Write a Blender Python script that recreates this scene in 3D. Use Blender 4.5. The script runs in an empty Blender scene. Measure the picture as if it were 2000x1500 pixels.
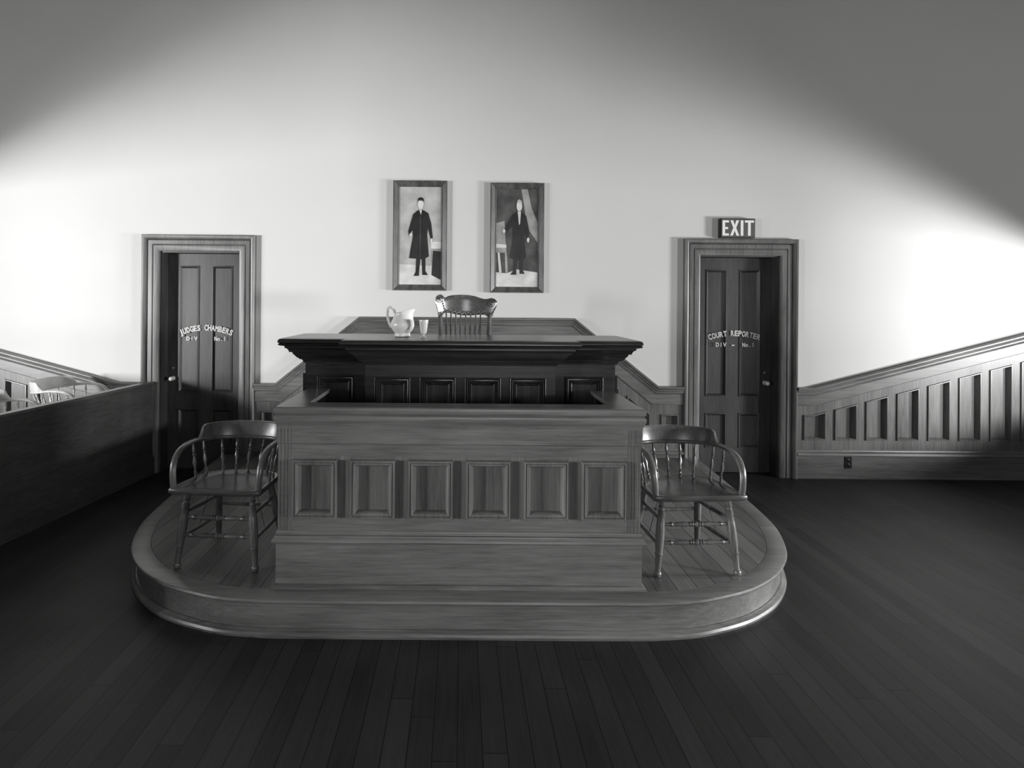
import bpy, bmesh, math, random
from mathutils import Vector, Matrix, geometry, noise
random.seed(4)
PI = math.pi
scene = bpy.context.scene
col = scene.collection

# ------------------------------------------------------------------ camera, world, light, exposure
EYE = 1.70
cam_d = bpy.data.cameras.new('camera'); cam = bpy.data.objects.new('camera', cam_d); col.objects.link(cam)
cam_d.sensor_width = 36; cam_d.lens = 36*1150/2000
cam_d.shift_x = 0.05; cam_d.shift_y = -0.081
cam_d.clip_start = .05
cam.matrix_world = Matrix.Translation((0, 0, EYE)) @ Matrix.Rotation(-math.radians(.45), 4, 'Y') @ Matrix.Rotation(PI/2, 4, 'X')
scene.camera = cam
vs = scene.view_settings
vs.view_transform = 'Standard'; vs.look = 'None'; vs.gamma = 1; vs.use_curve_mapping = False
vs.exposure = 0.12
w = bpy.data.worlds.new('world'); scene.world = w; w.use_nodes = True
w.node_tree.nodes['Background'].inputs[0].default_value = (.9, .95, 1, 1)
w.node_tree.nodes['Background'].inputs[1].default_value = .06

def area(name, loc, target, sx, sy, power, spread=180):
    l = bpy.data.lights.new(name, 'AREA'); l.shape = 'RECTANGLE'; l.size = sx; l.size_y = sy
    l.energy = power; l.spread = math.radians(spread)
    o = bpy.data.objects.new(name, l); col.objects.link(o); o.location = loc
    d = (Vector(target)-Vector(loc)).normalized()
    o.rotation_euler = d.to_track_quat('-Z', 'Y').to_euler()
    return o
# daylight standing in the window openings of the two side walls
area('window_light_right', (8.0, 3.1, 1.33), (4.0, .4, 1.5), 1.4, .36, 660)
area('window_light_right', (8.2, .5, 1.60), (1.0, 3.1, .7), 1.2, .5, 430)
area('window_light_left', (-6.9, 2.1, 1.90), (-1.0, 3.2, .6), 1.2, .7, 100)
area('window_light_left', (-8.5, -1.2, 1.60), (-2.0, 4.0, 1.3), 1.0, 1.3, 760)
area('rear_fill_light', (.9, -4.3, 2.0), (0, 4.0, .8), 2.2, 1.3, 66)  # added soft front fill from behind the camera, not a known window

# ------------------------------------------------------------------ materials
def mat_base(name, rough, spec=.5):
    m = bpy.data.materials.new(name); m.use_nodes = True
    b = m.node_tree.nodes['Principled BSDF']
    b.inputs['Roughness'].default_value = rough
    b.inputs['Specular IOR Level'].default_value = spec
    return m, m.node_tree, b
def g(v, t=(1, 1, .985)): return (v*t[0], v*t[1], v*t[2], 1)

def wood(name, lo, hi, axis, rough=.38, scale=1.0, spec=.5, bump=.12):
    m, nt, b = mat_base(name, rough, spec); N = nt.nodes; L = nt.links
    tc = N.new('ShaderNodeTexCoord'); mp = N.new('ShaderNodeMapping')
    sc = [44*scale]*3; sc['XYZ'.index(axis)] = 2.2*scale
    mp.inputs['Scale'].default_value = sc
    n1 = N.new('ShaderNodeTexNoise'); n1.inputs['Scale'].default_value = 1.6; n1.inputs['Detail'].default_value = 9; n1.inputs['Roughness'].default_value = .7; n1.inputs['Distortion'].default_value = .5
    mp2 = N.new('ShaderNodeMapping'); sc2 = [6*scale]*3; sc2['XYZ'.index(axis)] = 1.3*scale; mp2.inputs['Scale'].default_value = sc2
    n2 = N.new('ShaderNodeTexNoise'); n2.inputs['Scale'].default_value = 1.0; n2.inputs['Detail'].default_value = 3
    L.new(tc.outputs['Object'], mp.inputs[0]); L.new(tc.outputs['Object'], mp2.inputs[0])
    L.new(mp.outputs[0], n1.inputs[0]); L.new(mp2.outputs[0], n2.inputs[0])
    mx = N.new('ShaderNodeMath'); mx.operation = 'MULTIPLY_ADD'; mx.inputs[1].default_value = .6
    ad = N.new('ShaderNodeMath'); ad.operation = 'MULTIPLY'; ad.inputs[1].default_value = .4
    L.new(n2.outputs[0], ad.inputs[0]); L.new(n1.outputs[0], mx.inputs[0]); L.new(ad.outputs[0], mx.inputs[2])
    r = N.new('ShaderNodeValToRGB'); r.color_ramp.elements[0].position = .36; r.color_ramp.elements[1].position = .64
    r.color_ramp.elements[0].color = g(lo); r.color_ramp.elements[1].color = g(hi)
    L.new(mx.outputs[0], r.inputs[0]); L.new(r.outputs[0], b.inputs['Base Color'])
    bp = N.new('ShaderNodeBump'); bp.inputs['Strength'].default_value = bump; bp.inputs['Distance'].default_value = .002
    L.new(n1.outputs[0], bp.inputs['Height']); L.new(bp.outputs[0], b.inputs['Normal'])
    return m

def planks(name, lo, hi, width, rough=.45, spec=.4):
    """floorboards laid along Y"""
    m, nt, b = mat_base(name, rough, spec); N = nt.nodes; L = nt.links
    tc = N.new('ShaderNodeTexCoord'); sx = N.new('ShaderNodeSeparateXYZ'); L.new(tc.outputs['Object'], sx.inputs[0])
    dv = N.new('ShaderNodeMath'); dv.operation = 'DIVIDE'; dv.inputs[1].default_value = width; L.new(sx.outputs[0], dv.inputs[0])
    fl = N.new('ShaderNodeMath'); fl.operation = 'FLOOR'; L.new(dv.outputs[0], fl.inputs[0])
    fr = N.new('ShaderNodeMath'); fr.operation = 'FRACT'; L.new(dv.outputs[0], fr.inputs[0])
    # lengthwise joints: offset by board
    wn = N.new('ShaderNodeTexWhiteNoise'); wn.noise_dimensions = '1D'; L.new(fl.outputs[0], wn.inputs['W'])
    ml = N.new('ShaderNodeMath'); ml.operation = 'MULTIPLY_ADD'; ml.inputs[1].default_value = 1/2.6
    L.new(sx.outputs[1], ml.inputs[0]); L.new(wn.outputs[0], ml.inputs[2])
    fl2 = N.new('ShaderNodeMath'); fl2.operation = 'FLOOR'; L.new(ml.outputs[0], fl2.inputs[0])
    fr2 = N.new('ShaderNodeMath'); fr2.operation = 'FRACT'; L.new(ml.outputs[0], fr2.inputs[0])
    cb = N.new('ShaderNodeCombineXYZ'); L.new(fl.outputs[0], cb.inputs[0]); L.new(fl2.outputs[0], cb.inputs[1])
    wn2 = N.new('ShaderNodeTexWhiteNoise'); wn2.noise_dimensions = '2D'; L.new(cb.outputs[0], wn2.inputs['Vector'])
    mp = N.new('ShaderNodeMapping'); mp.inputs['Scale'].default_value = (45, 2.2, 1); L.new(tc.outputs['Object'], mp.inputs[0])
    n1 = N.new('ShaderNodeTexNoise'); n1.inputs['Scale'].default_value = 1.5; n1.inputs['Detail'].default_value = 7; L.new(mp.outputs[0], n1.inputs[0])
    n3 = N.new('ShaderNodeTexNoise'); n3.inputs['Scale'].default_value = 1.7; n3.inputs['Detail'].default_value = 4; L.new(tc.outputs['Object'], n3.inputs[0])
    a = N.new('ShaderNodeMath'); a.operation = 'MULTIPLY_ADD'; a.inputs[1].default_value = .45
    a0 = N.new('ShaderNodeMath'); a0.operation = 'MULTIPLY'; a0.inputs[1].default_value = .3; L.new(wn2.outputs[0], a0.inputs[0])
    a1 = N.new('ShaderNodeMath'); a1.operation = 'MULTIPLY_ADD'; a1.inputs[1].default_value = .45; L.new(n3.outputs[0], a1.inputs[0]); L.new(a0.outputs[0], a1.inputs[2])
    L.new(n1.outputs[0], a.inputs[0]); L.new(a1.outputs[0], a.inputs[2])
    r = N.new('ShaderNodeValToRGB'); r.color_ramp.elements[0].position = .35; r.color_ramp.elements[1].position = .85
    r.color_ramp.elements[0].color = g(lo); r.color_ramp.elements[1].color = g(hi); L.new(a.outputs[0], r.inputs[0])
    gp = N.new('ShaderNodeMath'); gp.operation = 'PINGPONG'; gp.inputs[1].default_value = .5; L.new(fr.outputs[0], gp.inputs[0])
    gt = N.new('ShaderNodeMath'); gt.operation = 'GREATER_THAN'; gt.inputs[1].default_value = .0022/width; L.new(gp.outputs[0], gt.inputs[0])
    gp2 = N.new('ShaderNodeMath'); gp2.operation = 'PINGPONG'; gp2.inputs[1].default_value = .5; L.new(fr2.outputs[0], gp2.inputs[0])
    gt2 = N.new('ShaderNodeMath'); gt2.operation = 'GREATER_THAN'; gt2.inputs[1].default_value = .0008; L.new(gp2.outputs[0], gt2.inputs[0])
    mn = N.new('ShaderNodeMath'); mn.operation = 'MINIMUM'; L.new(gt.outputs[0], mn.inputs[0]); L.new(gt2.outputs[0], mn.inputs[1])
    mix = N.new('ShaderNodeMix'); mix.data_type = 'RGBA'; L.new(mn.outputs[0], mix.inputs[0]); mix.inputs[6].default_value = g(lo*.3)
    L.new(r.outputs[0], mix.inputs[7]); L.new(mix.outputs[2], b.inputs['Base Color'])
    ro = N.new('ShaderNodeMath'); ro.operation = 'MULTIPLY_ADD'; ro.inputs[1].default_value = .25; ro.inputs[2].default_value = rough-.1
    L.new(n3.outputs[0], ro.inputs[0]); L.new(ro.outputs[0], b.inputs['Roughness'])
    return m

def plain(name, v, rough=.5, metal=0, spec=.5, noise_amt=0, nscale=4):
    m, nt, b = mat_base(name, rough, spec); b.inputs['Metallic'].default_value = metal
    N = nt.nodes; L = nt.links
    tc = N.new('ShaderNodeTexCoord'); n = N.new('ShaderNodeTexNoise'); n.inputs['Scale'].default_value = nscale; n.inputs['Detail'].default_value = 5
    L.new(tc.outputs['Object'], n.inputs[0])
    r = N.new('ShaderNodeValToRGB'); r.color_ramp.elements[0].position = .3; r.color_ramp.elements[1].position = .7
    r.color_ramp.elements[0].color = g(v*(1-noise_amt)); r.color_ramp.elements[1].color = g(min(1, v*(1+noise_amt)))
    L.new(n.outputs[0], r.inputs[0]); L.new(r.outputs[0], b.inputs['Base Color'])
    return m

M = {}
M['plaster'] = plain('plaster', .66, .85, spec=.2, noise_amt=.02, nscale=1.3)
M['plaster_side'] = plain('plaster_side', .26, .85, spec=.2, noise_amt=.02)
M['floor'] = planks('floor_boards', .009, .030, .095, .5, .35)
M['dais_floor'] = planks('dais_boards', .06, .20, .115, .42, .4)
for ax in 'XYZ':
    M['oak'+ax] = wood('oak_grain_'+ax, .085, .20, ax, .32)          # clerk enclosure, dais
    M['dark'+ax] = wood('shaded_oak_grain_'+ax, .010, .040, ax, .25)    # judge bench
    M['trim'+ax] = wood('trim_oak_grain_'+ax, .065, .19, ax, .34)     # casings, wainscot
    M['leaf'+ax] = wood('door_grain_'+ax, .022, .07, ax, .42)
M['parti'] = wood('partition_wood', .04, .10, 'Y', .5)
M['chair'] = wood('chair_wood', .05, .17, 'Z', .30, 2, .9)
M['chair_seat'] = wood('chair_seat_wood', .04, .1, 'X', .25, 2, .6)
M['jchair'] = wood('lit_chair_wood', .42, .65, 'Z', .35, 2)  # jury chairs: strong light put into the wood colour
M['press'] = wood('pressed_oak', .06, .16, 'X', .22, 2, .9)
M['white'] = plain('white_china', .88, .12, spec=.6)
M['paint_white'] = plain('white_paint', .85, .5)
M['letter'] = plain('gilt_lettering', .62, .4)
M['sign'] = plain('sign_face', .09, .4)
M['sign_side'] = plain('sign_side', .02, .4)
M['brass'] = plain('polished_metal', .8, .15, metal=1)
M['knob'] = plain('white_knob', .8, .15)
M['iron'] = plain('dark_metal', .03, .35, metal=.6)
M['frame'] = wood('frame_wood', .02, .16, 'Z', .4, 2.2)
M['outlet'] = plain('dark_plate', .015, .3)
gm, gnt, gb = mat_base('pressed_glass', .12, .6)
gb.inputs['Base Color'].default_value = (.95, .96, .95, 1); gb.inputs['Transmission Weight'].default_value = .45
gb.inputs['IOR'].default_value = 1.45
M['glass'] = gm

# ------------------------------------------------------------------ mesh helpers
class MB:
    def __init__(s): s.v = []; s.f = []; s.m = []; s.mat = 0
    def add(s, vs_, fs):
        n = len(s.v); s.v += [Vector(p) for p in vs_]
        for f in fs: s.f.append([n+i for i in f]); s.m.append(s.mat)
    def box(s, x0, x1, y0, y1, z0, z1):
        s.add([(x0,y0,z0),(x1,y0,z0),(x1,y1,z0),(x0,y1,z0),(x0,y0,z1),(x1,y0,z1),(x1,y1,z1),(x0,y1,z1)],
              [(0,3,2,1),(4,5,6,7),(0,1,5,4),(1,2,6,5),(2,3,7,6),(3,0,4,7)])
    def rings(s, rs, cap0=True, cap1=True, closed=False):
        n = len(rs[0]); vs_ = [p for r in rs for p in r]; fs = []
        m = len(rs)
        for i in range(m if closed else m-1):
            a = i*n; b = ((i+1) % m)*n
            for j in range(n):
                k = (j+1) % n; fs.append((a+j, a+k, b+k, b+j))
        if not closed:
            if cap0: fs.append(tuple(reversed(range(n))))
            if cap1: fs.append(tuple(range((m-1)*n, m*n)))
        s.add(vs_, fs)
    def lathe(s, a, b, prof, n=14, fx=1, fy=1):
        """turned shape between points a and b; prof = [(t, radius)]"""
        a = Vector(a); b = Vector(b); d = b-a; q = d.normalized().to_track_quat('Z', 'Y')
        rs = []
        for t, r in prof:
            c = a+d*t
            rs.append([c+q @ Vector((r*fx*math.cos(2*PI*k/n), r*fy*math.sin(2*PI*k/n), 0)) for k in range(n)])
        s.rings(rs)
    def tube(s, pts, rad, n=12, up=(0, 0, 1)):
        """pts along a path; rad = (horizontal, vertical) or list of them"""
        pts = [Vector(p) for p in pts]; rs = []; up = Vector(up)
        for i, p in enumerate(pts):
            t = (pts[min(i+1, len(pts)-1)]-pts[max(i-1, 0)]).normalized()
            if i == 0: sd = t.cross(up).normalized()
            else: sd = (sd-t*sd.dot(t)).normalized()
            u = sd.cross(t).normalized()
            r = rad[i] if isinstance(rad, list) else rad
            rs.append([p+sd*r[0]*math.cos(2*PI*k/n)+u*r[1]*math.sin(2*PI*k/n) for k in range(n)])
        s.rings(rs)
    def sweep(s, path, prof, fn, closed=False):
        """mitred moulding: path in (u,v), prof closed polygon of (offset to the right of travel, w)"""
        n = len(path); rs = []
        for i in range(n):
            p = Vector(path[i])
            if closed or 0 < i < n-1:
                d0 = (p-Vector(path[(i-1) % n])).normalized(); d1 = (Vector(path[(i+1) % n])-p).normalized()
            elif i == 0: d0 = d1 = (Vector(path[1])-p).normalized()
            else: d0 = d1 = (p-Vector(path[i-1])).normalized()
            n0 = Vector((d0.y, -d0.x)); n1 = Vector((d1.y, -d1.x))
            mm = (n0+n1); mm = mm/max(.2, (1+n0.dot(n1)))
            rs.append([fn(p.x+mm.x*o, p.y+mm.y*o, w_) for o, w_ in prof])
        s.rings(rs, closed=closed)
    def holes(s, outer, hol, w_, fn):
        """flat face with holes"""
        lists = [[Vector((a, b, 0)) for a, b in outer]]+[[Vector((a, b, 0)) for a, b in h] for h in hol]
        tris = geometry.tessellate_polygon(lists); flat = [p for l in lists for p in l]
        s.add([fn(p.x, p.y, w_) for p in flat], [tuple(t) for t in tris])
    def edge(s, poly, w0, w1, fn):
        n = len(poly); s.add([fn(a, b, w0) for a, b in poly]+[fn(a, b, w1) for a, b in poly],
                             [(i, (i+1) % n, (i+1) % n+n, i+n) for i in range(n)])
    def slab(s, poly, w0, w1, fn):
        n = len(poly); s.rings([[fn(a, b, w0) for a, b in poly], [fn(a, b, w1) for a, b in poly]])
    def panel(s, poly, prof, fn):
        """nested rings: prof [(inset, w)], last ring is filled"""
        rs = [[fn(a, b, w_) for a, b in inset(poly, i)] for i, w_ in prof]
        s.rings(rs, cap0=False)
    def build(s, name, mats, parent=None, smooth=35, bevel=0, fix=True):
        me = bpy.data.meshes.new(name)
        me.from_pydata([tuple(p) for p in s.v], [], s.f)
        if not isinstance(mats, (list, tuple)): mats = [mats]
        for m in mats: me.materials.append(M[m] if isinstance(m, str) else m)
        for p, mi in zip(me.polygons, s.m): p.material_index = mi
        bm = bmesh.new(); bm.from_mesh(me)
        bmesh.ops.remove_doubles(bm, verts=bm.verts, dist=1e-5)
        if fix: bmesh.ops.recalc_face_normals(bm, faces=bm.faces)
        if bevel:
            es = [e for e in bm.edges if len(e.link_faces) == 2 and e.calc_face_angle(0) > math.radians(50)]
            bmesh.ops.bevel(bm, geom=es, offset=bevel, segments=2, affect='EDGES', clamp_overlap=True)
        for f in bm.faces: f.smooth = True
        for e in bm.edges:
            if len(e.link_faces) == 2: e.smooth = e.calc_face_angle(0) < math.radians(smooth)
            else: e.smooth = False
        bm.to_mesh(me); bm.free()
        o = bpy.data.objects.new(name, me); col.objects.link(o)
        if parent: o.parent = parent
        return o

def inset(poly, d):
    """inset a polygon (counter-clockwise) by d"""
    n = len(poly); out = []
    for i in range(n):
        p = Vector(poly[i]); a = Vector(poly[i-1]); b = Vector(poly[(i+1) % n])
        d0 = (p-a).normalized(); d1 = (b-p).normalized()
        n0 = Vector((-d0.y, d0.x)); n1 = Vector((-d1.y, d1.x))
        mm = (n0+n1)/(1+n0.dot(n1)); q = p+mm*d; out.append((q.x, q.y))
    return out
def rect(u0, u1, v0, v1): return [(u0, v0), (u1, v0), (u1, v1), (u0, v1)]
def face(Y): return lambda u, v, w_: Vector((u, Y-w_, v))          # elevation looking along +Y, w towards the viewer
def side(X, sgn): return lambda u, v, w_: Vector((X+sgn*w_, u, v))
def plan(u, v, w_): return Vector((u, v, w_))
def spline(pts, n=6):
    pts = [Vector(p) for p in pts]; out = []
    for i in range(len(pts)-1):
        p0 = pts[max(i-1, 0)]; p1 = pts[i]; p2 = pts[i+1]; p3 = pts[min(i+2, len(pts)-1)]
        for k in range(n):
            t = k/n
            out.append(.5*((2*p1)+(p2-p0)*t+(2*p0-5*p1+4*p2-p3)*t*t+(3*p1-p0-3*p2+p3)*t**3))
    out.append(pts[-1]); return out
def tag(o, label=None, cat=None, group=None, kind=None):
    if label: o['label'] = label
    if cat: o['category'] = cat
    if group: o['group'] = group
    if kind: o['kind'] = kind
    return o
def empty(name, loc=(0, 0, 0), rz=0):
    o = bpy.data.objects.new(name, None); col.objects.link(o); o.location = loc; o.rotation_euler = (0, 0, rz)
    o.empty_display_size = .1; return o
def copy_tree(o, parent=None):
    c = o.copy(); col.objects.link(c); c.parent = parent
    for ch in [x for x in bpy.data.objects if x.parent == o]: copy_tree(ch, c)
    return c
def local(root, p): return tuple(Vector(p)-root.location)

# ------------------------------------------------------------------ room shell
WY = 5.77            # face of the back wall
XL, XR, YB, ZC = -5.7, 6.2, -4.2, 5.2
mb = MB(); mb.box(XL-.2, XR+.2, YB-.2, WY+.3, -.1, 0)
tag(mb.build('floor', 'floor', smooth=10), kind='structure')
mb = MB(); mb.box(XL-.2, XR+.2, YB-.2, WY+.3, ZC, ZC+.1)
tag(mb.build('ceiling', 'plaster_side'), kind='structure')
# door openings (clear): left and right
D1 = (-2.945, -2.165); D2 = (2.335, 3.12); DH = 2.165
mb = MB()
for a, b, z0, z1 in ((XL-.2, D1[0], 0, ZC), (D1[0], D1[1], DH, ZC), (D1[1], D2[0], 0, ZC), (D2[0], D2[1], DH, ZC), (D2[1], XR+.2, 0, ZC)):
    mb.box(a, b, WY, WY+.22, z0, z1)
tag(mb.build('wall_back', 'plaster'), kind='structure')
def side_wall(name, x0, x1, wins):
    mb = MB(); y = YB
    for a, b, z0, z1 in wins:
        mb.box(x0, x1, y, a, 0, ZC); mb.box(x0, x1, a, b, 0, z0); mb.box(x0, x1, a, b, z1, ZC); y = b
    mb.box(x0, x1, y, WY, 0, ZC)
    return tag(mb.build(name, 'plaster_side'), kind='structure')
WR = (3.0, 5.3, .84, 2.12); WR2 = (.2, 2.2, .84, 2.12); WL = (.8, 4.0, .85, 2.6); WL2 = (-1.6, .3, .85, 2.6)
side_wall('wall_left', XL-.2, XL, [WL2, WL])
side_wall('wall_right', XR, XR+.05, [WR2, WR])
mb = MB()
WB = (-.7, 2.5, 1.1, 2.9)  # opening added for the front fill lamp to shine through
mb.box(XL-.2, WB[0], YB-.2, YB, 0, ZC); mb.box(WB[0], WB[1], YB-.2, YB, 0, WB[2]); mb.box(WB[0], WB[1], YB-.2, YB, WB[3], ZC); mb.box(WB[1], XR+.2, YB-.2, YB, 0, ZC)
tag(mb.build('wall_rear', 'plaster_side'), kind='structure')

# ------------------------------------------------------------------ doors
CAS = [(0, 0), (0, .022), (.012, .03), (.055, .03), (.062, .022), (.07, .034), (.105, .034), (.112, .022), (.12, .05), (.135, .06), (.152, .06), (.16, .052), (.16, 0)]
def make_door(name, x0, x1, knob_side, words, label):
    root = empty(name, ((x0+x1)/2, WY, 0)); tag(root, label, 'door', kind='structure')
    cx = (x0+x1)/2; hw = (x1-x0)/2
    fn = lambda u, v, w_: Vector((u, -w_, v))
    mb = MB()
    mb.sweep([(hw, 0), (hw, DH), (-hw, DH), (-hw, 0)], CAS, fn)
    mb.build('casing', 'trimZ', root, bevel=0)
    t = .13
    mb = MB()
    mb.box(-hw, -hw+.012, 0.0, .22, 0, DH); mb.box(hw-.012, hw, 0.0, .22, 0, DH); mb.box(-hw, hw, 0.0, .22, DH-.012, DH)
    mb.box(-hw+.012, -hw+.024, t+.04, t+.055, 0, DH-.012); mb.box(hw-.024, hw-.012, t+.04, t+.055, 0, DH-.012)
    mb.build('jamb', 'leafZ', root)
    # leaf with four sunk panels
    lw = hw-.014; st = .105; mu = .062; top = DH-.014
    fl = lambda u, v, w_: Vector((u, t-w_, v))
    zs = [(.25, .60), (.765, top-.115)]
    hol = [rect(a, b, z0, z1) for z0, z1 in zs for a, b in ((-lw+st, -mu), (mu, lw-st))]
    mb = MB()
    mb.holes(rect(-lw, lw, .008, top), hol, 0, fl)
    mb.edge(rect(-lw, lw, .008, top), 0, -.04, fl)
    mb.add([fl(a, b, -.04) for a, b in rect(-lw, lw, .008, top)], [(0, 1, 2, 3)])
    for h in hol:
        mb.panel(h, [(0, 0), (.002, .006), (.010, .007), (.016, 0), (.024, -.012), (.028, -.015)], fl)
    leaf = mb.build('door_leaf', 'leafZ', root)
    # knob and keyhole plate
    kx = knob_side*(lw-.055); kz = .905
    mb = MB(); mb.lathe((kx, t, kz), (kx, t-.075, kz), [(0, .022), (.08, .022), (.1, .009), (.4, .008), (.45, .015), (.6, .022), (.8, .022), (.95, .014), (1, .003)], 20)
    mb.build('knob', 'knob', root)['label'] = 'pale round door knob'
    mb = MB(); mb.lathe((kx, t, kz+.1), (kx, t-.006, kz+.1), [(0, .014), (.8, .014), (1, .01)], 16); mb.build('keyhole_plate', 'brass', root)
    lettering(root, t, words)
    return root

def glyphs(text, size):
    c = bpy.data.curves.new('t', 'FONT'); c.body = text; c.size = size; c.offset = size*.035; c.align_x = 'LEFT'; c.resolution_u = 3
    o = bpy.data.objects.new('t', c); col.objects.link(o)
    dg = bpy.context.evaluated_depsgraph_get(); me = bpy.data.meshes.new_from_object(o.evaluated_get(dg))
    vs_ = [v.co.copy() for v in me.vertices]; fs = [tuple(p.vertices) for p in me.polygons]
    bpy.data.objects.remove(o); bpy.data.curves.remove(c); bpy.data.meshes.remove(me)
    return vs_, fs
def lettering(root, t, words):
    mb = MB()
    for (txt, u0, u1, zc, hgt, sag) in words:
        n = len(txt)
        for i, ch in enumerate(txt):
            if ch == ' ': continue
            vs_, fs = glyphs(ch, hgt*1.4)
            if not vs_: continue
            xs = [v.x for v in vs_]; mx = (min(xs)+max(xs))/2; wd = max(xs)-min(xs)
            cell = (u1-u0)/n; uc = u0+cell*(i+.5); sc = min(1.0, cell*.92/wd) if ch not in '1.I~' else .8
            if ch in '.': sc = 1
            k = (uc-(u0+u1)/2)/((u1-u0)/2); ang = -2*sag*k/((u1-u0)/2)
            ys_ = zc-sag*k*k
            out = []
            for v in vs_:
                px = (v.x-mx)*sc; pz = v.y-hgt*.5
                X = uc+px*math.cos(ang)-pz*math.sin(ang); Z = ys_+px*math.sin(ang)+pz*math.cos(ang)
                X = max(-.352, min(.352, X))
                y = t-.0085 if (abs(uc) > .045 and abs(uc) < .30) else t-.0085
                out.append((X, y, Z))
            mb.add(out, fs)
    mb.build('lettering', 'letter', root, fix=False)['label'] = 'arched painted lettering'

make_door('door_1', D1[0], D1[1], -1,
          [('JUDGES', -.235, -.015, 1.375, .052, .0), ('CHAMBERS', .03, .29, 1.37, .052, .0)] if False else
          [('JUDGES CHAMBERS', -.262, .278, 1.415, .054, .055), ('DIV', -.19, -.075, 1.305, .038, 0), ('No.1', .09, .21, 1.305, .040, 0)],
          'dark panelled left door lettered for judges chambers')
make_door('door_2', D2[0], D2[1], 1,
          [('COURT REPORTER', -.25, .275, 1.40, .054, .045), ('DIV', -.175, -.065, 1.285, .040, 0), ('~', -.035, .035, 1.285, .05, 0), ('No.1', .09, .215, 1.285, .040, 0)],
          'dark panelled right door lettered court reporter, under the exit sign')

# ------------------------------------------------------------------ wainscot on the back wall
FW = face(WY)
CAP = [(0, 0), (0, .05), (-.006, .056), (-.018, .056), (-.026, .046), (-.044, .042), (-.05, .034), (-.062, .034), (-.074, .024), (-.085, .022), (-.085, 0)]
CAP = [(-o, w_+(.018 if w_ else 0)) for o, w_ in CAP]      # offset to the right of travel = downwards when going left to right
FRZ = [(.085, 0), (.085, .042), (.172, .042), (.178, .037), (.178, 0)]
ZF = .885
def wains(name, top, panels, zbase=.28, z0=0, board=True):
    """top: polyline of the cap; panels: list of polygons"""
    mb = MB()
    poly = [(top[0][0], .0)]+[(top[-1][0], .0)]+[(a, b-.03) for a, b in reversed(top)]
    mb.holes(poly, panels, .034, FW)
    for p in panels:
        mb.panel(p, [(-.004, .034), (0, .046), (.008, .047), (.014, .036), (.020, .010), (.024, .003)], FW)
    tr = tag(mb.build(name, 'trimZ', fix=True), kind='structure')
    mb = MB(); mb.sweep(top, CAP, FW); mb.build('cap_moulding', 'trimX', tr)
    mb = MB(); mb.sweep(top, FRZ, FW); mb.build('frieze_board', 'trimX', tr)
    return tr
def base(name, x0, x1):
    mb = MB()
    mb.box(x0, x1, WY-.040, WY, 0, .225)
    mb.sweep([(x0, .28), (x1, .28)], [(0, 0), (0, .040), (.01, .046), (.022, .046), (.03, .058), (.052, .062), (.06, .045), (.06, 0)], FW)
    mb.sweep([(x0, .02), (x1, .02)], [(0, .03), (0, .046), (.008, .052), (.02, .052), (.02, .03)], FW)
    return tag(mb.build(name, 'trimX'), kind='structure')
CW = .16
SL = .262
# right of the right door: level, then rising to the right
xr0 = D2[1]+CW; xs = 3.44
def ztop(x): return ZF if x < xs else ZF+SL*(x-xs)
pans = []
for k in range(9):
    xc = 3.455+.3015*k; a, b = xc-.105, xc+.105; lo = .375
    tp = [(b, ztop(b)-.27)]
    if a < xs < b: tp.append((xs, ztop(xs)-.27))
    tp.append((a, ztop(a)-.27))
    pans.append([(a, lo), (b, lo)]+tp)
wains('trim_1', [(xr0, ZF), (xs, ZF), (XR, ztop(XR))], pans)
base('baseboard_right', xr0, XR)
# left of the left door
xl0 = D1[0]-CW; xs2 = -3.33
def ztl(x): return ZF if x > xs2 else ZF+SL*(xs2-x)
pans = []
for k in range(7):
    xc = -3.42-.3015*k; a, b = xc-.105, xc+.105
    tp = [(b, ztl(b)-.27)]
    if a < xs2 < b: tp.append((xs2, ztl(xs2)-.27))
    tp.append((a, ztl(a)-.27)); pans.append([(a, .375), (b, .375)]+tp)
wains('trim_2', [(XL, ztl(XL)), (xs2, ZF), (xl0, ZF)], pans)
base('baseboard_left', XL, xl0)
# between the doors: level, up behind the bench, level, down
c0, c1 = D1[1]+CW, D2[0]-CW
xa, xb, xc_, xd = -1.80, -.985, 1.11, 1.93; ZT = 1.54
topc = [(c0, ZF), (xa, ZF), (xb, ZT), (xc_, ZT), (xd, ZF), (c1, ZF)]
def ztc(x):
    for (a, za), (b, zb) in zip(topc[:-1], topc[1:]):
        if a <= x <= b: return za+(zb-za)*(x-a)/(b-a)
pans = []
def poly_under(a, b, lo, d):
    xs_ = [x for x in (xa, xb, xc_, xd) if a < x < b]
    return [(a, lo), (b, lo)]+[(x, ztc(x)-(d+ (.06 if xa < x < xb or xc_ < x < xd else 0))) for x in [b]+xs_[::-1]+[a]]
for a, b in ((c0+.075, xa-.02), (xa+.08, xa+.30), (xa+.38, xa+.60), (xd-.60, xd-.38), (xd-.30, xd-.08), (xd+.03, c1-.05)):
    if b-a > .08: pans.append(poly_under(a, b, .375, .275))
for k in range(5):
    w5 = (xc_-xb-.1)/5; a = xb+.05+k*w5+.03; b = a+w5-.06
    pans.append(rect(a, b, .72, ZT-.25))
wains('trim_3', topc, pans)
base('baseboard_back', c0, c1)

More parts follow.
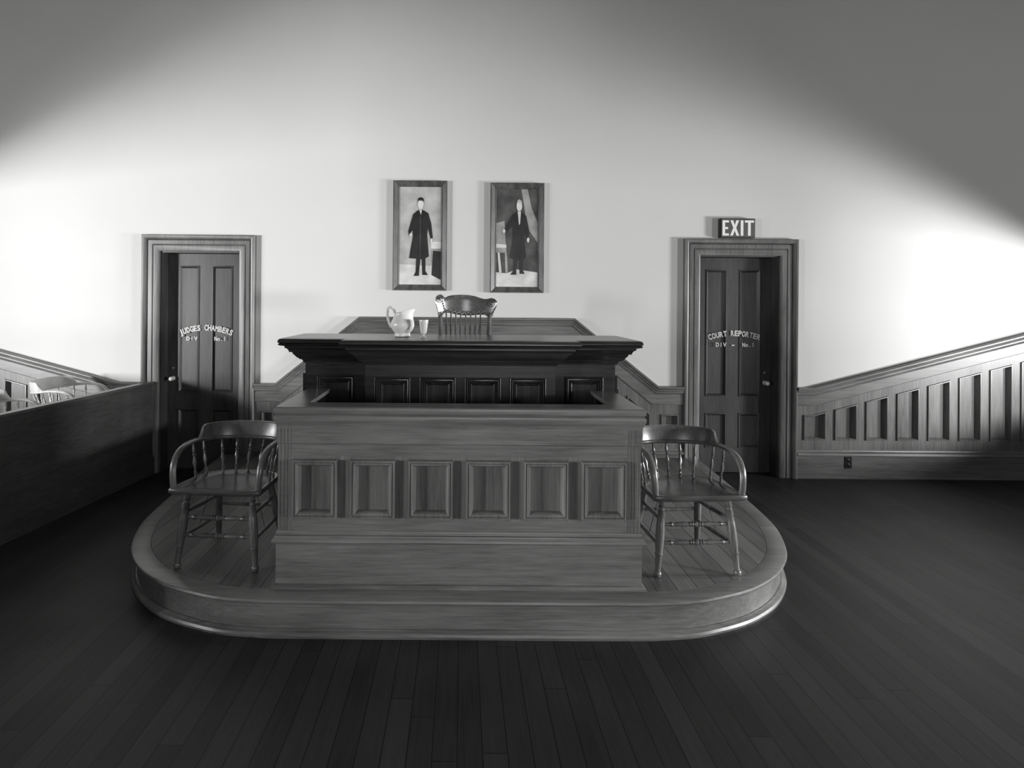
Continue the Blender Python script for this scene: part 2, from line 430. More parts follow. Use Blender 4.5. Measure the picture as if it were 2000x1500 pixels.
# ------------------------------------------------------------------ dais
P = .195
half = [(0, 2.963), (.5, 2.963), (.925, 2.966), (1.03, 2.973), (1.154, 2.987), (1.252, 3.008), (1.372, 3.05), (1.49, 3.10), (1.60, 3.163), (1.735, 3.268), (1.85, 3.39), (1.95, 3.53), (2.02, 3.67), (2.09, 3.86), (2.14, 4.06), (2.19, 4.45), (2.24, 5.0), (2.29, WY-.055)]
sp = spline([(a, b, 0) for a, b in half], 4)
half = [(p.x, p.y) for p in sp]
outl = [(-a, b) for a, b in reversed(half)]+half[1:]       # left back -> front -> right back (counter-clockwise)
dais = empty('courtroom_dais', (0, 4.2, 0))
tag(dais, 'low round-cornered wooden dais with boarded top under the bench', 'platform')
lf = lambda u, v, w_: Vector((u, v-4.2, w_))
def offs(path, o):
    out = []
    n = len(path)
    for i in range(n):
        a = Vector(path[max(0, i-1)]); b = Vector(path[min(n-1, i+1)]); d = (b-a).normalized()
        out.append((path[i][0]+d.y*o, path[i][1]-d.x*o))
    return out
inner = offs(outl, -.095)
inner[0] = (inner[0][0], outl[0][1]); inner[-1] = (inner[-1][0], outl[-1][1])
mb = MB(); mb.slab(inner, P-.03, P, lf); mb.build('deck', 'dais_floor', dais, smooth=60)
mb = MB()      # border board following the rounded nosing
mb.sweep(outl, [(0.0, P-.028), (.010, P-.024), (.016, P-.014), (.013, P-.004), (.004, P), (-.093, P), (-.093, P-.028)], lf)
mb.build('nosing_board', 'oakX', dais)
mb = MB(); mb.sweep(outl, [(-.02, 0), (-.02, P-.028), (-.04, P-.028), (-.04, 0)], lf); mb.build('riser', 'oakX', dais)
mb = MB(); mb.sweep(outl, [(-.02, 0), (.012, 0), (.014, .012), (.008, .024), (-.006, .03), (-.012, .036), (-.02, .037)], lf); mb.build('base_moulding', 'trimX', dais)
mb = MB(); mb.sweep(outl, [(-.02, P-.028), (-.004, P-.03), (-.006, P-.045), (-.02, P-.05)], lf); mb.build('cove_moulding', 'oakX', dais)
# judge's raised floor behind the bench
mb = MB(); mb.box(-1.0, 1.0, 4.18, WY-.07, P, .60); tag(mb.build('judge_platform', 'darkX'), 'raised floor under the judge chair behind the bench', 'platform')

# ------------------------------------------------------------------ clerk's enclosure (front)
PF = 3.09; PW = .952; PBK = 3.745
pen = empty('clerk_enclosure', (0, PF, P)); tag(pen, 'front wooden panelled enclosure with six framed panels and wide rail', 'enclosure')
lp = lambda u, v, w_: Vector((u, v-PF, w_-P))
def u_path(hw, yf, yb): return [(-hw, yb), (-hw, yf), (hw, yf), (hw, yb)]
pp = u_path(PW, PF, PBK)
def pface(u, v, w_): return Vector((u, -w_, v-P))
# body walls with panel recesses in front, plain inner faces
mb = MB()
pan = [rect(-.7555+.3022*k-.115, -.7555+.3022*k+.115, .563, .865) for k in range(6)]
mb.holes(rect(-PW, PW, .478, .945), pan, 0, pface)
for X, s_ in ((-PW, -1), (PW, 1)):
    fs_ = lambda u, v, w_, X=X, s_=s_: Vector((X+s_*w_, u-PF, v-P))
    sp_ = [rect(PF+.10, PF+.30, .563, .865), rect(PF+.37, PF+.57, .563, .865)]
    mb.holes(rect(PF, PBK, .478, .945), sp_, 0, fs_)
mb.sweep(pp, [(-.03, .478), (-.03, 1.08), (-.05, 1.08), (-.05, .2), (-.03, .2)], lp)
mb.build('body', 'oakX', pen, fix=False)
PR = [(-.002, 0), (0, .014), (.003, .021), (.008, .022), (.011, .017), (.013, .020), (.017, .0225), (.022, .022), (.027, .018), (.031, .010), (.034, 0), (.035, -.007), (.037, -.009)]
PR = [(i, w_*1.35) for i, w_ in PR]
for k in range(6):
    mb = MB(); mb.panel(pan[k], PR, pface); mb.build('panel', 'oakZ', pen)
for X, s_ in ((-PW, -1), (PW, 1)):
    for a in (PF+.10, PF+.37):
        fs_ = lambda u, v, w_, X=X, s_=s_: Vector((X+s_*w_, u-PF, v-P))
        mb = MB(); mb.panel(rect(a, a+.2, .563, .865), PR, fs_); mb.build('panel', 'oakZ', pen)
# corner strips, stiles, frieze, cap rail, plinth
for sx in (-1, 1):
    mb = MB()
    for a in (.945, .925, .908, .89):
        mb.box(sx*a-.0045, sx*a+.0045, -.0015, .002, .478-P, .945-P)
        mb.box(sx*a-.0045, sx*a+.0045, -.0075, .002, .947-P, 1.03-P)
    mb.build('corner_fluting', 'oakZ', pen)
for k in range(7):
    a = -.7555+.3022*(k-1)+.115 if k else -.886; b = -.7555+.3022*k-.115 if k < 6 else .886
    mb = MB(); mb.box(a, b, -.0012, .002, .545-P, .882-P); mb.build('stile', 'oakZ', pen)
mb = MB(); mb.sweep(pp, [(-.03, .942), (.001, .942), (.006, .947), (.006, 1.035), (-.03, 1.035)], lp); mb.build('frieze', 'oakX', pen)
mb = MB()
mb.sweep(pp, [(-.13, 1.14), (.012, 1.14), (.020, 1.134), (.022, 1.122), (.020, 1.108), (.013, 1.101), (.011, 1.098), (.019, 1.094), (.022, 1.085), (.021, 1.07), (.013, 1.055), (.008, 1.045), (.008, 1.03), (-.04, 1.03), (-.04, 1.11), (-.12, 1.11)], lp)
mb.build('cap_rail', 'oakX', pen)
mb = MB(); mb.sweep(pp, [(-.03, .49), (.004, .49), (.008, .483), (.008, .476), (.003, .474), (.004, .47), (.014, .466), (.017, .455), (.024, .447), (.026, .437), (.022, .430), (.008, .428), (-.03, .428)], lp); mb.build('ledge_moulding', 'oakX', pen)
mb = MB(); mb.sweep(pp, [(-.03, P), (.007, P), (.007, .43), (-.03, .43)], lp); mb.build('plinth', 'oakX', pen)
mb = MB(); mb.sweep(pp, [(.0, P), (.028, P), (.028, P+.006), (.018, P+.016), (.007, P+.02), (0, P+.02)], lp); mb.build('shoe_moulding', 'trimX', pen)

# ------------------------------------------------------------------ judge's bench
BW, CBW, BY, CBY, BB = .986, .59, 3.75, 3.65, 4.17; ZD = 1.462
bench = empty('judge_bench', (0, BY, P)); tag(bench, 'tall dark judge bench with stepped cornice and panelled front', 'desk')
lb = lambda u, v, w_: Vector((u, v-BY, w_-P))
bp = [(-BW, BB), (-BW, BY), (-CBW, BY), (-CBW, CBY), (CBW, CBY), (CBW, BY), (BW, BY), (BW, BB)]
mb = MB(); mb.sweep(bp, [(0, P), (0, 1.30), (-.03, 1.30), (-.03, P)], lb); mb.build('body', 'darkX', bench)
COR = [(-.03, ZD-.03), (.128, ZD-.03), (.137, ZD-.036), (.130, ZD-.043), (.115, ZD-.047), (.104, ZD-.049), (.104, ZD-.060), (.092, ZD-.066), (.084, ZD-.078), (.082, ZD-.088), (.066, ZD-.09),
       (.064, ZD-.100), (.056, ZD-.108), (.044, ZD-.124), (.034, ZD-.130), (.032, ZD-.136), (.020, ZD-.138), (.012, ZD-.150), (.010, ZD-.16), (-.03, ZD-.16)]
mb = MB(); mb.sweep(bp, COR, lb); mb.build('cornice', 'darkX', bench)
def offpath(path, o):
    n = len(path); out = []
    for i in range(n):
        p = Vector(path[i]); d0 = (p-Vector(path[i-1])).normalized() if i else (Vector(path[1])-p).normalized()
        d1 = (Vector(path[i+1])-p).normalized() if i < n-1 else d0
        n0 = Vector((d0.y, -d0.x)); n1 = Vector((d1.y, -d1.x)); q = p+(n0+n1)/(1+n0.dot(n1))*o; out.append((q.x, q.y))
    return out
mb = MB()
rs = []
for o, z in ((.128, ZD-.03), (.137, ZD-.026), (.137, ZD-.014), (.130, ZD-.004), (.118, ZD)):
    rs.append([lb(a, b, z) for a, b in offpath(bp, o)])
rs.append([lb(a, b, ZD+.001) for a, b in offpath(bp, .07)]); rs.append([lb(a, b, ZD+.001) for a, b in offpath(bp, .064)]); 
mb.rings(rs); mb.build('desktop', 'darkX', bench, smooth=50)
BPR = [(-.002, 0), (0, .014), (.004, .016), (.009, .009), (.012, .015), (.017, .016), (.021, .006), (.024, .011), (.028, .010), (.033, -.002), (.037, .003), (.042, .001), (.048, -.010), (.05, -.012)]
BPR = [(i, w_*1.3+.017) for i, w_ in BPR]
def bpan(xc, hw, Y, z0, z1):
    mb = MB(); fn = lambda u, v, w_: Vector((u, (Y-BY)-w_, v-P))
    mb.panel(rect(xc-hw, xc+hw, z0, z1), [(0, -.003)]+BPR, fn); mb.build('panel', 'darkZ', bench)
for k in range(4): bpan(-.417+.278*k, .11, CBY, .78, 1.228)
for s_ in (-1, 1): bpan(s_*.785, .118, BY, .78, 1.225)
for s_ in (-1, 1):
    fn = lambda u, v, w_, s_=s_: Vector((s_*(BW+w_), u-BY, v-P))
    mb = MB(); mb.panel(rect(BY+.08, BB-.06, .78, 1.225), [(0, -.003)]+BPR, fn); mb.build('panel', 'darkZ', bench)
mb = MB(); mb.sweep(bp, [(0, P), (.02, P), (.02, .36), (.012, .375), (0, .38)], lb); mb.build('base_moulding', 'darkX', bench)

# ------------------------------------------------------------------ armchairs
TURN_LEG = [(0, .019), (.06, .019), (.10, .0155), (.115, .021), (.13, .0155), (.16, .0155), (.17, .022), (.185, .0165), (.20, .022), (.215, .0165), (.23, .022), (.25, .018), (.32, .022), (.45, .0245), (.6, .023), (.70, .019), (.715, .0235), (.73, .0185), (.9, .015), (.93, .0145), (.945, .020), (.97, .021), (1, .016)]
PLAIN_LEG = [(0, .019), (.3, .022), (.6, .0215), (.93, .016), (1, .016)]
TURN_STR = [(0, .009), (.12, .009), (.15, .014), (.18, .0095), (.2, .010), (.33, .0155), (.40, .0095), (.415, .015), (.435, .0095), (.45, .0155), (.47, .01), (.49, .0165), (.51, .0165), (.53, .01), (.55, .0155), (.565, .0095), (.585, .015), (.60, .0095), (.67, .0155), (.8, .010), (.82, .0095), (.85, .014), (.88, .009), (1, .009)]
SPIN = [(0, .0055), (.05, .006), (.10, .010), (.13, .005), (.155, .005), (.175, .010), (.195, .005), (.225, .0095), (.25, .005), (.33, .006), (.47, .012), (.60, .0065), (.64, .005), (.67, .0105), (.70, .0045), (.76, .0095), (.86, .0065), (1, .0045)]
BOW = [(-.240, -.232, .43), (-.246, -.236, .50), (-.250, -.224, .57), (-.252, -.182, .622), (-.251, -.11, .650), (-.247, 0, .655), (-.236, .09, .646), (-.205, .165, .638), (-.12, .213, .635), (0, .228, .634)]
def seat_outline():
    pts = [(-.260, -.20), (-.264, -.24), (-.248, -.262), (-.12, -.272), (0, -.268), (.12, -.272), (.248, -.262), (.264, -.24), (.260, -.20), (.252, -.05), (.235, .08), (.19, .15), (.10, .195), (0, .205), (-.10, .195), (-.19, .15), (-.235, .08), (-.252, -.05)]
    q = spline([(a, b, 0) for a, b in pts+[pts[0]]], 3)[:-1]
    return [(p.x, p.y) for p in q]
def make_armchair(wood_m, seat_m):
    r = empty('armchair')
    so = seat_outline(); mb = MB(); rs = []
    for s_, dz in ((.86, -.034), (.97, -.032), (1, -.022), (1, -.008), (.98, 0), (.90, .001), (.83, -.008), (.6, -.015), (.3, -.014), (.05, -.012)):
        rs.append([Vector((a*s_, (b+.03)*s_-.03, .452+dz-.045*(b*s_+.25)*.9)) for a, b in so])
    mb.rings(rs); mb.build('seat', seat_m, r, smooth=50)
    leg_t = {}
    for sx in (-1, 1):
        for sy, prof, a, b in ((-1, TURN_LEG, (.185, -.185, .42), (.226, -.226, 0)), (1, PLAIN_LEG, (.16, .12, .405), (.205, .225, 0))):
            a = Vector((sx*a[0], a[1], a[2])); b = Vector((sx*b[0], b[1], b[2])); leg_t[(sx, sy)] = (a, b)
            mb = MB(); mb.lathe(a, b, prof, 14); mb.build('leg', wood_m, r)
    def at(k, z):
        a, b = leg_t[k]; t = (a.z-z)/(a.z-b.z); return a+(b-a)*t
    for z in (.275, .178):
        mb = MB(); mb.lathe(at((-1, -1), z), at((1, -1), z), TURN_STR, 12); mb.build('front_stretcher', wood_m, r)
    for sx in (-1, 1):
        for zf, zb in ((.30, .285), (.165, .15)):
            mb = MB(); mb.lathe(at((sx, -1), zf), at((sx, 1), zb), [(0, .009), (.5, .0135), (1, .009)], 10); mb.build('side_stretcher', wood_m, r)
    mb = MB(); mb.lathe(at((-1, 1), .23), at((1, 1), .23), [(0, .009), (.5, .013), (1, .009)], 10); mb.build('back_stretcher', wood_m, r)
    for sx in (-1, 1):
        mb = MB(); a = Vector((sx*.13, -.02, .41)); b = at((sx, 1), .15)*.45+at((sx, -1), .165)*.55; mb.lathe(a, b, [(0, .0018), (1, .0018)], 6); mb.build('brace_wire', 'iron', r)
    full = BOW+[(-x, y, z) for x, y, z in reversed(BOW[:-1])]
    pts = spline(full, 5); mb = MB(); rad = []
    for p in pts: rad.append((.020, .013))
    mb.tube(pts, [(.013, .019)]*len(pts), 12, up=(1, 0, 0))
    mb.build('arm_bow', wood_m, r, smooth=60)
    # crest: follows the bow between the two rear corners, ends sweeping down to the arms
    bp_ = [p for p in spline([Vector(p) for p in full], 16) if p.y > .02]
    n = len(bp_); rs = []
    tot = sum((bp_[i+1]-bp_[i]).length for i in range(n-1)); acc = 0
    for i, p in enumerate(bp_):
        if i: acc += (bp_[i]-bp_[i-1]).length
        t = abs(acc/tot*2-1)
        if t < .74: h = .098-.010*(t/.74)**2
        elif t < .80: h = .088-.012*((t-.74)/.06)
        else: h = .076*(1-(t-.80)/.2)**2.0
        h = max(.003, h); d = (bp_[min(i+1, n-1)]-bp_[max(i-1, 0)]); nn = Vector((-d.y, d.x, 0)).normalized()
        if nn.y < 0: nn = -nn
        lean = nn*(.018*h/.1)
        th = .012
        rs.append([p-nn*th+Vector((0, 0, -.006)), p-nn*(th-.001)+lean*.9+Vector((0, 0, h*.9)), p-nn*(th-.005)+lean+Vector((0, 0, h)), p+nn*(th-.006)+lean+Vector((0, 0, h)), p+nn*th+lean*.9+Vector((0, 0, h*.92)), p+nn*th+Vector((0, 0, -.006))])
    mb = MB(); mb.rings(rs); mb.build('backrest', wood_m, r, smooth=50)
    tops = [(-.172, .188, .63), (-.088, .222, .63), (0, .228, .63), (.088, .222, .63), (.172, .188, .63)]
    bots = [(-.135, .135), (-.07, .165), (0, .172), (.07, .165), (.135, .135)]
    for sx in (-1, 1):
        tops += [(sx*.236, .08, .64), (sx*.247, -.02, .65), (sx*.2615, -.11, .667)][:2]; bots += [(sx*.205, .065), (sx*.222, -.03), (sx*.23, -.11)][:2]
    for a, b in zip(tops, bots):
        mb = MB(); mb.lathe((b[0], b[1], .44-.045*(b[1]+.25)*.9), a, SPIN, 10); mb.build('spindle', wood_m, r)
    return r
proto = make_armchair('chair', 'chair_seat')
proto.location = (-1.335, 3.50, P+.0032); proto.rotation_euler = (0, 0, math.radians(-4))
tag(proto, 'bow-back spindle armchair on the dais, left of the front enclosure', 'chair', 'spindle armchairs on the dais')
c = copy_tree(proto); c.location = (1.303, 3.465, P+.0032); c.rotation_euler = (0, 0, math.radians(3))
c['label'] = 'bow-back spindle armchair on the dais, right of the front enclosure'

# ------------------------------------------------------------------ jury partition, jury floor and chairs behind it
jp0 = Vector((-3.36, 1.9)); jp1 = Vector((-2.965, WY-.062)); d = (jp1-jp0).normalized(); nrm = Vector((-d.y, d.x))   # nrm points to -x
HP = .895
part = empty('jury_partition', (jp1.x, jp1.y, 0)); tag(part, 'plain dark wooden partition running out from the left door', 'partition')
def pquad(a, b, z0, z1): 
    q = [jp0+nrm*a, jp1+nrm*a, jp1+nrm*b, jp0+nrm*b]
    mb = MB(); mb.rings([[Vector((p.x-jp1.x, p.y-jp1.y, z)) for p in q] for z in (z0, z1)]); return mb
pquad(.012, .05, 0, HP-.02).build('board', 'parti', part)
pquad(0.0, .075, HP-.022, HP).build('top_cap', 'trimY', part, bevel=.005)
pquad(0.0, .012, 0, .16).build('skirting', 'parti', part)
mb = MB(); mb.box(XL, -3.62, 2.0, WY-.055, 0, .0); 
q = [(XL+.01, 1.9), (jp0.x-.09, 1.9), (jp1.x-.135, WY-.06), (XL+.01, WY-.06)]
mb = MB(); mb.slab(q, 0.0, .245, plan); jf = tag(mb.build('jury_floor', 'dais_floor'), 'raised boarded floor behind the jury partition', 'platform')
jc = make_armchair('jchair', 'jchair'); jc.name = 'jury_chair'
jc.location = (-3.52, 5.28, .245); jc.rotation_euler = (0, 0, math.radians(93)); jc.scale = (1, 1, 1)
tag(jc, 'light-brightened spindle armchair behind the left partition, farther of the two', 'chair', 'light-brightened chairs behind the partition')
c = copy_tree(jc); c.location = (-3.52, 4.38, .245); c.rotation_euler = (0, 0, math.radians(82))
c['label'] = 'light-brightened spindle armchair behind the left partition, at the picture edge'

# ------------------------------------------------------------------ judge's chair
jx, jy = .047, 4.78
j = empty('judge_chair', (jx, jy, .6032), math.radians(3)); tag(j, 'pressed-back oak chair with scrolled crest behind the judge bench', 'chair')
def K(cx, cz): return ((cx-1340)*.000552, (760-cz)*.000552+.80)      # crest coordinates, metres above its floor
out_px = [(915, 440), (912, 360), (893, 300), (880, 235), (888, 180), (915, 140), (950, 124), (990, 135), (1012, 165), (1035, 172), (1070, 150), (1130, 135), (1250, 127), (1380, 130), (1470, 145), (1560, 175), (1620, 190), (1665, 185), (1710, 172), (1760, 185), (1795, 225), (1796, 270), (1775, 330), (1745, 390), (1735, 445), (1650, 445), (1620, 425), (1540, 425), (1430, 436), (1300, 438), (1200, 425), (1100, 400), (1020, 398), (985, 440)]
def bend(x): return .10*(1-(x/.27)**2)
def crest_fn(u, v, w_): 
    return Vector((u, bend(u)-w_+.035*(v-.9), v))
pol = [K(a, b) for a, b in out_px][::-1]
# triangulated grid fill: slice by columns so that the bend is smooth
def inside_span(x):
    zs = []
    n = len(pol)
    for i in range(n):
        (x0, z0), (x1, z1) = pol[i], pol[(i+1) % n]
        if (x0-x)*(x1-x) < 0: zs.append(z0+(z1-z0)*(x-x0)/(x1-x0))
    return min(zs), max(zs)
xs_ = [p[0] for p in pol]; xmin, xmax = min(xs_)+.001, max(xs_)-.001
NC = 64; NR = 8; mb = MB(); rs = []
for i in range(NC+1):
    x = xmin+(xmax-xmin)*i/NC; z0, z1 = inside_span(x)
    ring = []
    for k in range(NR+1):
        v = z0+(z1-z0)*k/NR; e = min(k, NR-k)/(NR/2); ring.append(crest_fn(x, v, .006+.008*min(1, e*3.5)))
    for k in range(NR, -1, -1):
        v = z0+(z1-z0)*k/NR; ring.append(crest_fn(x, v, -.012))
    rs.append(ring)
mb.rings(rs); crest = mb.build('crest', 'press', j, smooth=60)
mb = MB()      # pressed ornament: ear rosettes, beading and scroll leaves
for (cx, cz, R) in ((945, 190, .030), (1705, 250, .030)):
    x, z = K(cx, cz)
    for rr, h in ((R, .004), (R*.55, .005)):
        pts = [crest_fn(x+rr*math.cos(a*PI/10), z+rr*math.sin(a*PI/10), .016) for a in range(21)]; mb.tube(pts, (.0035, .0035), 6, up=(0, 1, 0))
    c0_ = crest_fn(x, z, .012); mb.lathe(c0_, c0_+Vector((0, -.012, 0)), [(0, .011), (.5, .010), (.9, .005), (1, .001)], 10)
for i in range(22):
    cx = 1060+i*24; _, z1 = inside_span(K(cx, 0)[0]); p = crest_fn(K(cx, 0)[0], z1-.012, .014); mb.lathe(p, p+Vector((0, -.006, 0)), [(0, .0045), (.6, .004), (1, .001)], 8)
for i in range(34):
    t = i/33; cx = 935+t*790; x = K(cx, 0)[0]; z0, z1 = inside_span(x); z = z0+.018+.008*math.sin(i*2.1)
    p = crest_fn(x, z, .012); mb.lathe(p, p+Vector((0, -.009, 0)), [(0, .009), (.5, .008), (1, .001)], 7)
for cx0, sgn in ((990, 1), (1640, -1)):
    for i in range(5):
        x, z = K(cx0+sgn*10*i-sgn*10, 230+i*34); p = crest_fn(x, z, .012); mb.lathe(p, p+Vector((0, -.008, 0)), [(0, .010), (.5, .009), (1, .001)], 7)
mb.build('crest_ornament', 'press', crest)
SP_TOP = [1045, 1120, 1200, 1280, 1370, 1450, 1545]
for cx in [1045, 1117, 1190, 1265, 1340, 1415, 1490, 1560]:
    x = K(cx, 0)[0]; z0, _ = inside_span(x)
    top = crest_fn(x, z0+.01, 0); bot = Vector((x*.9, .20, .47))
    mb = MB(); mb.lathe(top, bot, [(0, .0055), (.16, .006), (.20, .010), (.5, .0135), (1, .009)], 10, fx=1, fy=.7); mb.build('spindle', 'press', j)
for cx, xb_ in ((955, -.2), (1690, .2)):
    x = K(cx, 0)[0]; top = crest_fn(x, .985, -.004); bot = Vector((xb_*.95, .20, .44))
    mb = MB(); mb.lathe(top, bot, [(0, .018), (.1, .018), (.3, .021), (.6, .021), (1, .02)], 12); mb.build('back_post', 'press', j)
mb = MB(); so = seat_outline(); mb.rings([[Vector((a*s_, b*s_+.02, .47+dz)) for a, b in so] for s_, dz in ((.9, -.035), (1, -.03), (1, -.01), (.95, 0), (.8, -.006), (.3, -.012))]); mb.build('seat', 'press', j)
for sx in (-1, 1):
    for sy in (-1, 1):
        mb = MB(); mb.lathe((sx*.19, sy*.16, .45), (sx*.22, sy*.2, 0), TURN_LEG, 12); mb.build('leg', 'press', j)
mb = MB(); mb.lathe((-.2, -.18, .2), (.2, -.18, .2), TURN_STR, 10); mb.build('front_stretcher', 'press', j)

# ------------------------------------------------------------------ pitcher and glass on the desk
pt = empty('water_pitcher', (-.381, 3.86, ZD+.001)); tag(pt, 'white china pitcher with loop handle on the judge bench', 'pitcher')
PROF = [(0, .040), (.004, .052), (.014, .053), (.022, .049), (.03, .054), (.055, .072), (.075, .078), (.095, .075), (.12, .063), (.145, .0545), (.16, .054), (.172, .056)]
n = 40; rs = []
def prow(z, r, grow=0):
    ring = []
    t = z/.172
    for k in range(n):
        a = 2*PI*k/n; c_ = math.cos(a); sp_ = max(0, c_)**2.6*max(0, (t-.5)/.5)**1.7
        rr = r+grow+sp_*.033; zz = z+max(0, (t-.55)/.45)**1.5*(.013*c_-.005+.006*max(0, c_)**3)
        ring.append(Vector((rr*c_, rr*math.sin(a)*(1-.25*sp_), zz)))
    return ring
for z, r_ in PROF: rs.append(prow(z, r_))
for z, r_ in reversed(PROF[2:]): rs.append(prow(z, r_, -.005))
mb = MB(); mb.rings(rs); mb.build('body', 'white', pt, smooth=60)
hp = spline([(-.050, 0, .150), (-.058, 0, .175), (-.075, 0, .192), (-.094, 0, .184), (-.100, 0, .155), (-.096, 0, .12), (-.085, 0, .085), (-.072, 0, .062)], 5)
mb = MB(); mb.tube(hp, (.0085, .006), 10, up=(0, 1, 0)); mb.build('handle', 'white', pt, smooth=60)
gl = empty('drinking_glass', (-.237, 3.78, ZD+.001)); tag(gl, 'small footed pressed glass standing beside the white pitcher', 'glass')
gp = [(0, .022), (.003, .023), (.008, .018), (.014, .008), (.022, .0075), (.027, .017), (.034, .020), (.112, .0305), (.115, .030), (.113, .0275), (.040, .017), (.037, .008)]
mb = MB(); rs = []
for z, r_ in gp: rs.append([Vector((r_*(1+(.035 if k % 2 else -.035)*(1 if .03 < z < .11 else 0))*math.cos(2*PI*k/20), r_*(1+(.035 if k % 2 else -.035)*(1 if .03 < z < .11 else 0))*math.sin(2*PI*k/20), z)) for k in range(20)])
mb.rings(rs); mb.build('bowl', 'glass', gl, smooth=25)

# ------------------------------------------------------------------ pictures on the wall (generic painted figures)
def art_mat(name, top, bot, dark_x=None):
    m, nt, b = mat_base(name, .35, .4); N = nt.nodes; L = nt.links
    tc = N.new('ShaderNodeTexCoord'); n1 = N.new('ShaderNodeTexNoise'); n1.inputs['Scale'].default_value = 7; n1.inputs['Detail'].default_value = 4
    L.new(tc.outputs['Object'], n1.inputs[0])
    r = N.new('ShaderNodeValToRGB'); r.color_ramp.elements[0].position = .3; r.color_ramp.elements[1].position = .7
    r.color_ramp.elements[0].color = g(bot); r.color_ramp.elements[1].color = g(top)
    L.new(n1.outputs[0], r.inputs[0]); L.new(r.outputs[0], b.inputs['Base Color']); return m
A = {'light': art_mat('art_pale_ground', .55, .33), 'floor': art_mat('art_pale_floor', .8, .5), 'dark': art_mat('art_dark_coat', .03, .012), 'skin': art_mat('art_skin', .75, .55),
     'shade': art_mat('art_dark_ground', .12, .03), 'mid': art_mat('art_mid_ground', .42, .2)}
def disc(cx, cz, rx, rz, n=16): return [(cx+rx*math.cos(2*PI*k/n), cz+rz*math.sin(2*PI*k/n)) for k in range(n)]
def picture(name, x0, x1, z0, z1, layers, label, tilt=0):
    root = empty(name, ((x0+x1)/2, WY, (z0+z1)/2)); tag(root, label, 'picture', 'tall framed portraits over the bench')
    hw, hh = (x1-x0)/2, (z1-z0)/2; fn = lambda u, v, w_: Vector((u, -w_-(tilt*(v+hh)), v))
    mb = MB()      # frame bars, inner lip lower
    mb.sweep(rect(-hw+.058, hw-.058, -hh+.058, hh-.058), [(0, 0.004), (0, .020), (.006, .026), (.014, .024), (.05, .044), (.058, .042), (.058, 0.004)], fn, closed=True)
    mb.build('frame', 'frame', root)
    mb = MB(); names = []
    iw, ih = hw-.056, hh-.056
    for i, (mt, poly) in enumerate(layers):
        if mt not in names: names.append(mt)
        mb.mat = names.index(mt); w_ = .014+.0006*i
        q = [(max(-1, min(1, a))*iw, max(-1, min(1, b))*ih) for a, b in poly]
        mb.holes(q, [], w_, fn)
    mb.build('painting', [A[n_] for n_ in names], root, fix=False)
    return root
full = rect(-1, 1, -1, 1)
picture('framed_portrait', -.665, -.140, 1.80, 2.87, [
    ('light', full), ('floor', [(-1, -1), (1, -1), (1, -.62), (-1, -.58)]), ('mid', [(.55, -.55), (1, -.55), (1, -.15), (.5, -.12)]), ('floor', [(.52, -.26), (1, -.26), (1, -.12), (.5, -.12)]), ('dark', [(.55, -.8), (1, -.9), (1, -.32), (.62, -.3)]),
    ('dark', [(-.34, .44), (-.12, .52), (.12, .53), (.38, .46), (.52, .25), (.60, -.04), (.50, -.07), (.36, .16), (.33, .02), (.42, -.42), (.26, -.46), (.26, -.72), (.38, -.80), (.12, -.80), (.08, -.48), (.02, -.48), (-.04, -.74), (-.04, -.82), (-.30, -.82), (-.20, -.74), (-.18, -.47), (-.52, -.46), (-.34, .0), (-.36, .12), (-.54, .0), (-.56, .10)]), ('skin', disc(-.44, .02, .07, .035)), ('shade', [(-.02, .40), (.02, .40), (.02, -.44), (-.01, -.44)]),
    ('skin', disc(.02, .64, .14, .10)), ('dark', [(-.14, .66), (-.11, .76), (.02, .79), (.15, .76), (.17, .66), (.12, .71), (-.08, .72)]), ('skin', disc(.54, -.1, .06, .045)), ('skin', [(-.04, .52), (.08, .52), (.03, .42)])],
    'framed portrait of a dark-coated standing figure on a pale ground, left of the pair')
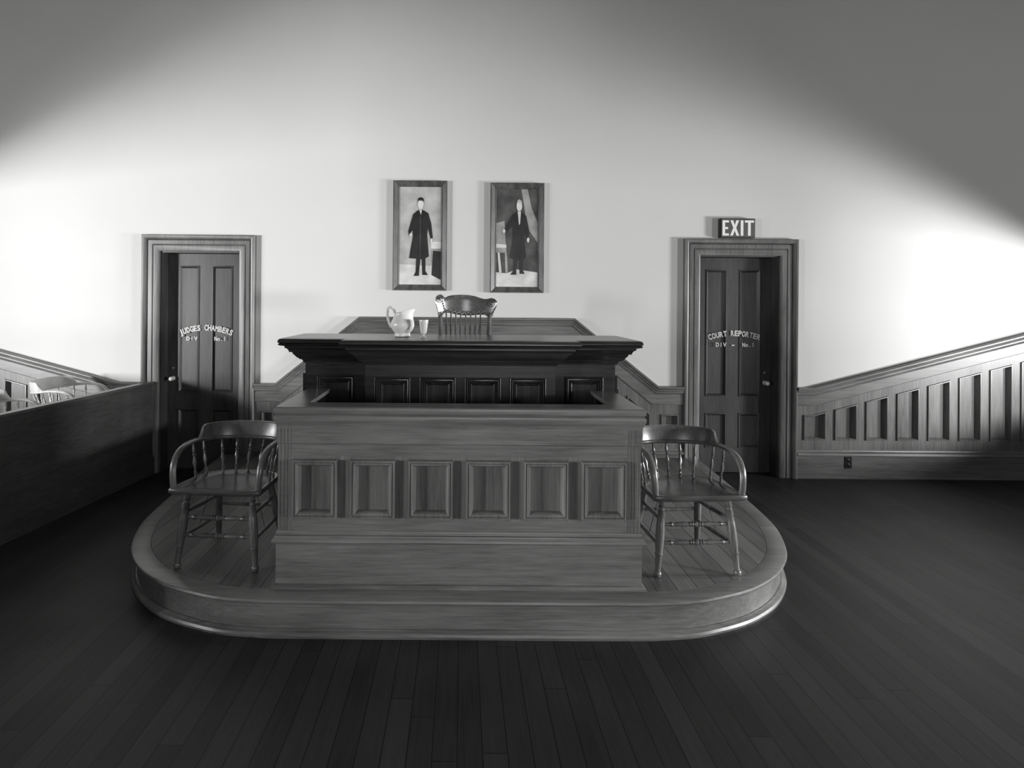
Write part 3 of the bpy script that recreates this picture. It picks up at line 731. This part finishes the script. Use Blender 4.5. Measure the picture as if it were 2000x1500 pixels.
picture('framed_portrait', .283, .805, 1.785, 2.855, [
    ('shade', full), ('mid', [(.2, 1), (1, 1), (1, -.1), (.5, .2)]), ('shade', [(.5, 1), (1, 1), (1, .3), (.7, .6)]), ('mid', [(-1, .3), (-.6, .35), (-.5, -.3), (-1, -.3)]), ('floor', [(-1, -1), (1, -1), (1, -.70), (0, -.64), (-.5, -.72), (-1, -.7)]),
    ('skin', [(-.92, -.3), (-.82, -.3), (-.72, -.7), (-.84, -.72)]), ('mid', [(-.58, -.3), (-.48, -.3), (-.42, -.7), (-.54, -.72)]), ('skin', [(-1, -.12), (-.5, -.14), (-.5, -.2), (-1, -.2)]),
    ('dark', [(-.24, .46), (-.02, .53), (.24, .53), (.44, .44), (.58, .14), (.54, -.02), (.46, .0), (.36, .2), (.34, .0), (.44, -.40), (.30, -.44), (.28, -.64), (.38, -.73), (.14, -.73), (.12, -.46), (.04, -.46), (-.02, -.66), (-.02, -.75), (-.30, -.75), (-.16, -.66), (-.14, -.44), (-.34, -.40), (-.18, .0), (-.2, .24), (-.56, .10), (-.58, .19)]), ('skin', disc(-.62, .14, .07, .04)),
    ('skin', disc(.1, .64, .13, .095)), ('light', [(-.04, .66), (0, .76), (.1, .79), (.22, .75), (.25, .62), (.19, .70), (.05, .73)]), ('floor', [(.02, .54), (.18, .54), (.14, .3), (.09, .26)]), ('skin', disc(.53, -.04, .06, .05))],
    'framed portrait of a dark-coated standing figure on a dark ground, right of the pair')

# ------------------------------------------------------------------ exit sign and wall outlet
ex = empty('exit_sign', (2.682, WY, 2.335+.0)); tag(ex, 'small EXIT sign box with white letters above the right door', 'sign')
mb = MB(); mb.box(-.168, .168, -.060, 0, .0, .188); mb.build('housing', 'sign_side', ex, bevel=.003)
mb = MB(); mb.box(-.162, .162, -.064, -.0595, .006, .182); mb.build('face_plate', 'sign', ex)
fn = lambda u, v, w_: Vector((u, -.0635-w_, v))
mb = MB(); z0, z1 = .020, .168; h = z1-z0; t = .021
def L_(poly): mb.slab(poly, 0, .0025, fn)
x = -.152
L_([(x, z0), (x+.062, z0), (x+.062, z0+t), (x+t+.004, z0+t), (x+t+.004, z0+h*.42), (x+.054, z0+h*.42), (x+.054, z0+h*.42+t), (x+t+.004, z0+h*.42+t), (x+t+.004, z1-t), (x+.062, z1-t), (x+.062, z1), (x, z1)])
x = -.078
L_([(x, z0), (x+.027, z0), (x+.044, z0+h*.33), (x+.061, z0), (x+.088, z0), (x+.058, z0+h*.51), (x+.086, z1), (x+.059, z1), (x+.044, z0+h*.68), (x+.029, z1), (x+.002, z1), (x+.030, z0+h*.51)])
L_(rect(.024, .050, z0, z1))
x = .064
L_([(x+.031, z0), (x+.057, z0), (x+.057, z1-t), (x+.088, z1-t), (x+.088, z1), (x, z1), (x, z1-t), (x+.031, z1-t)])
mb.build('lettering', 'paint_white', ex)['label'] = 'white block letters'
ol = empty('wall_outlet', (3.78, WY-.040, .10)); tag(ol, 'small dark wall outlet on the baseboard right of the right door', 'outlet')
mb = MB(); mb.box(-.035, .035, -.006, 0, 0, .115); mb.build('cover_plate', 'outlet', ol, bevel=.002)
for dz in (.03, .075):
    mb = MB(); mb.lathe((0, -.006, dz+.005), (0, -.009, dz+.005), [(0, .016), (.7, .016), (1, .014)], 14); mb.build('socket', 'iron', ol)
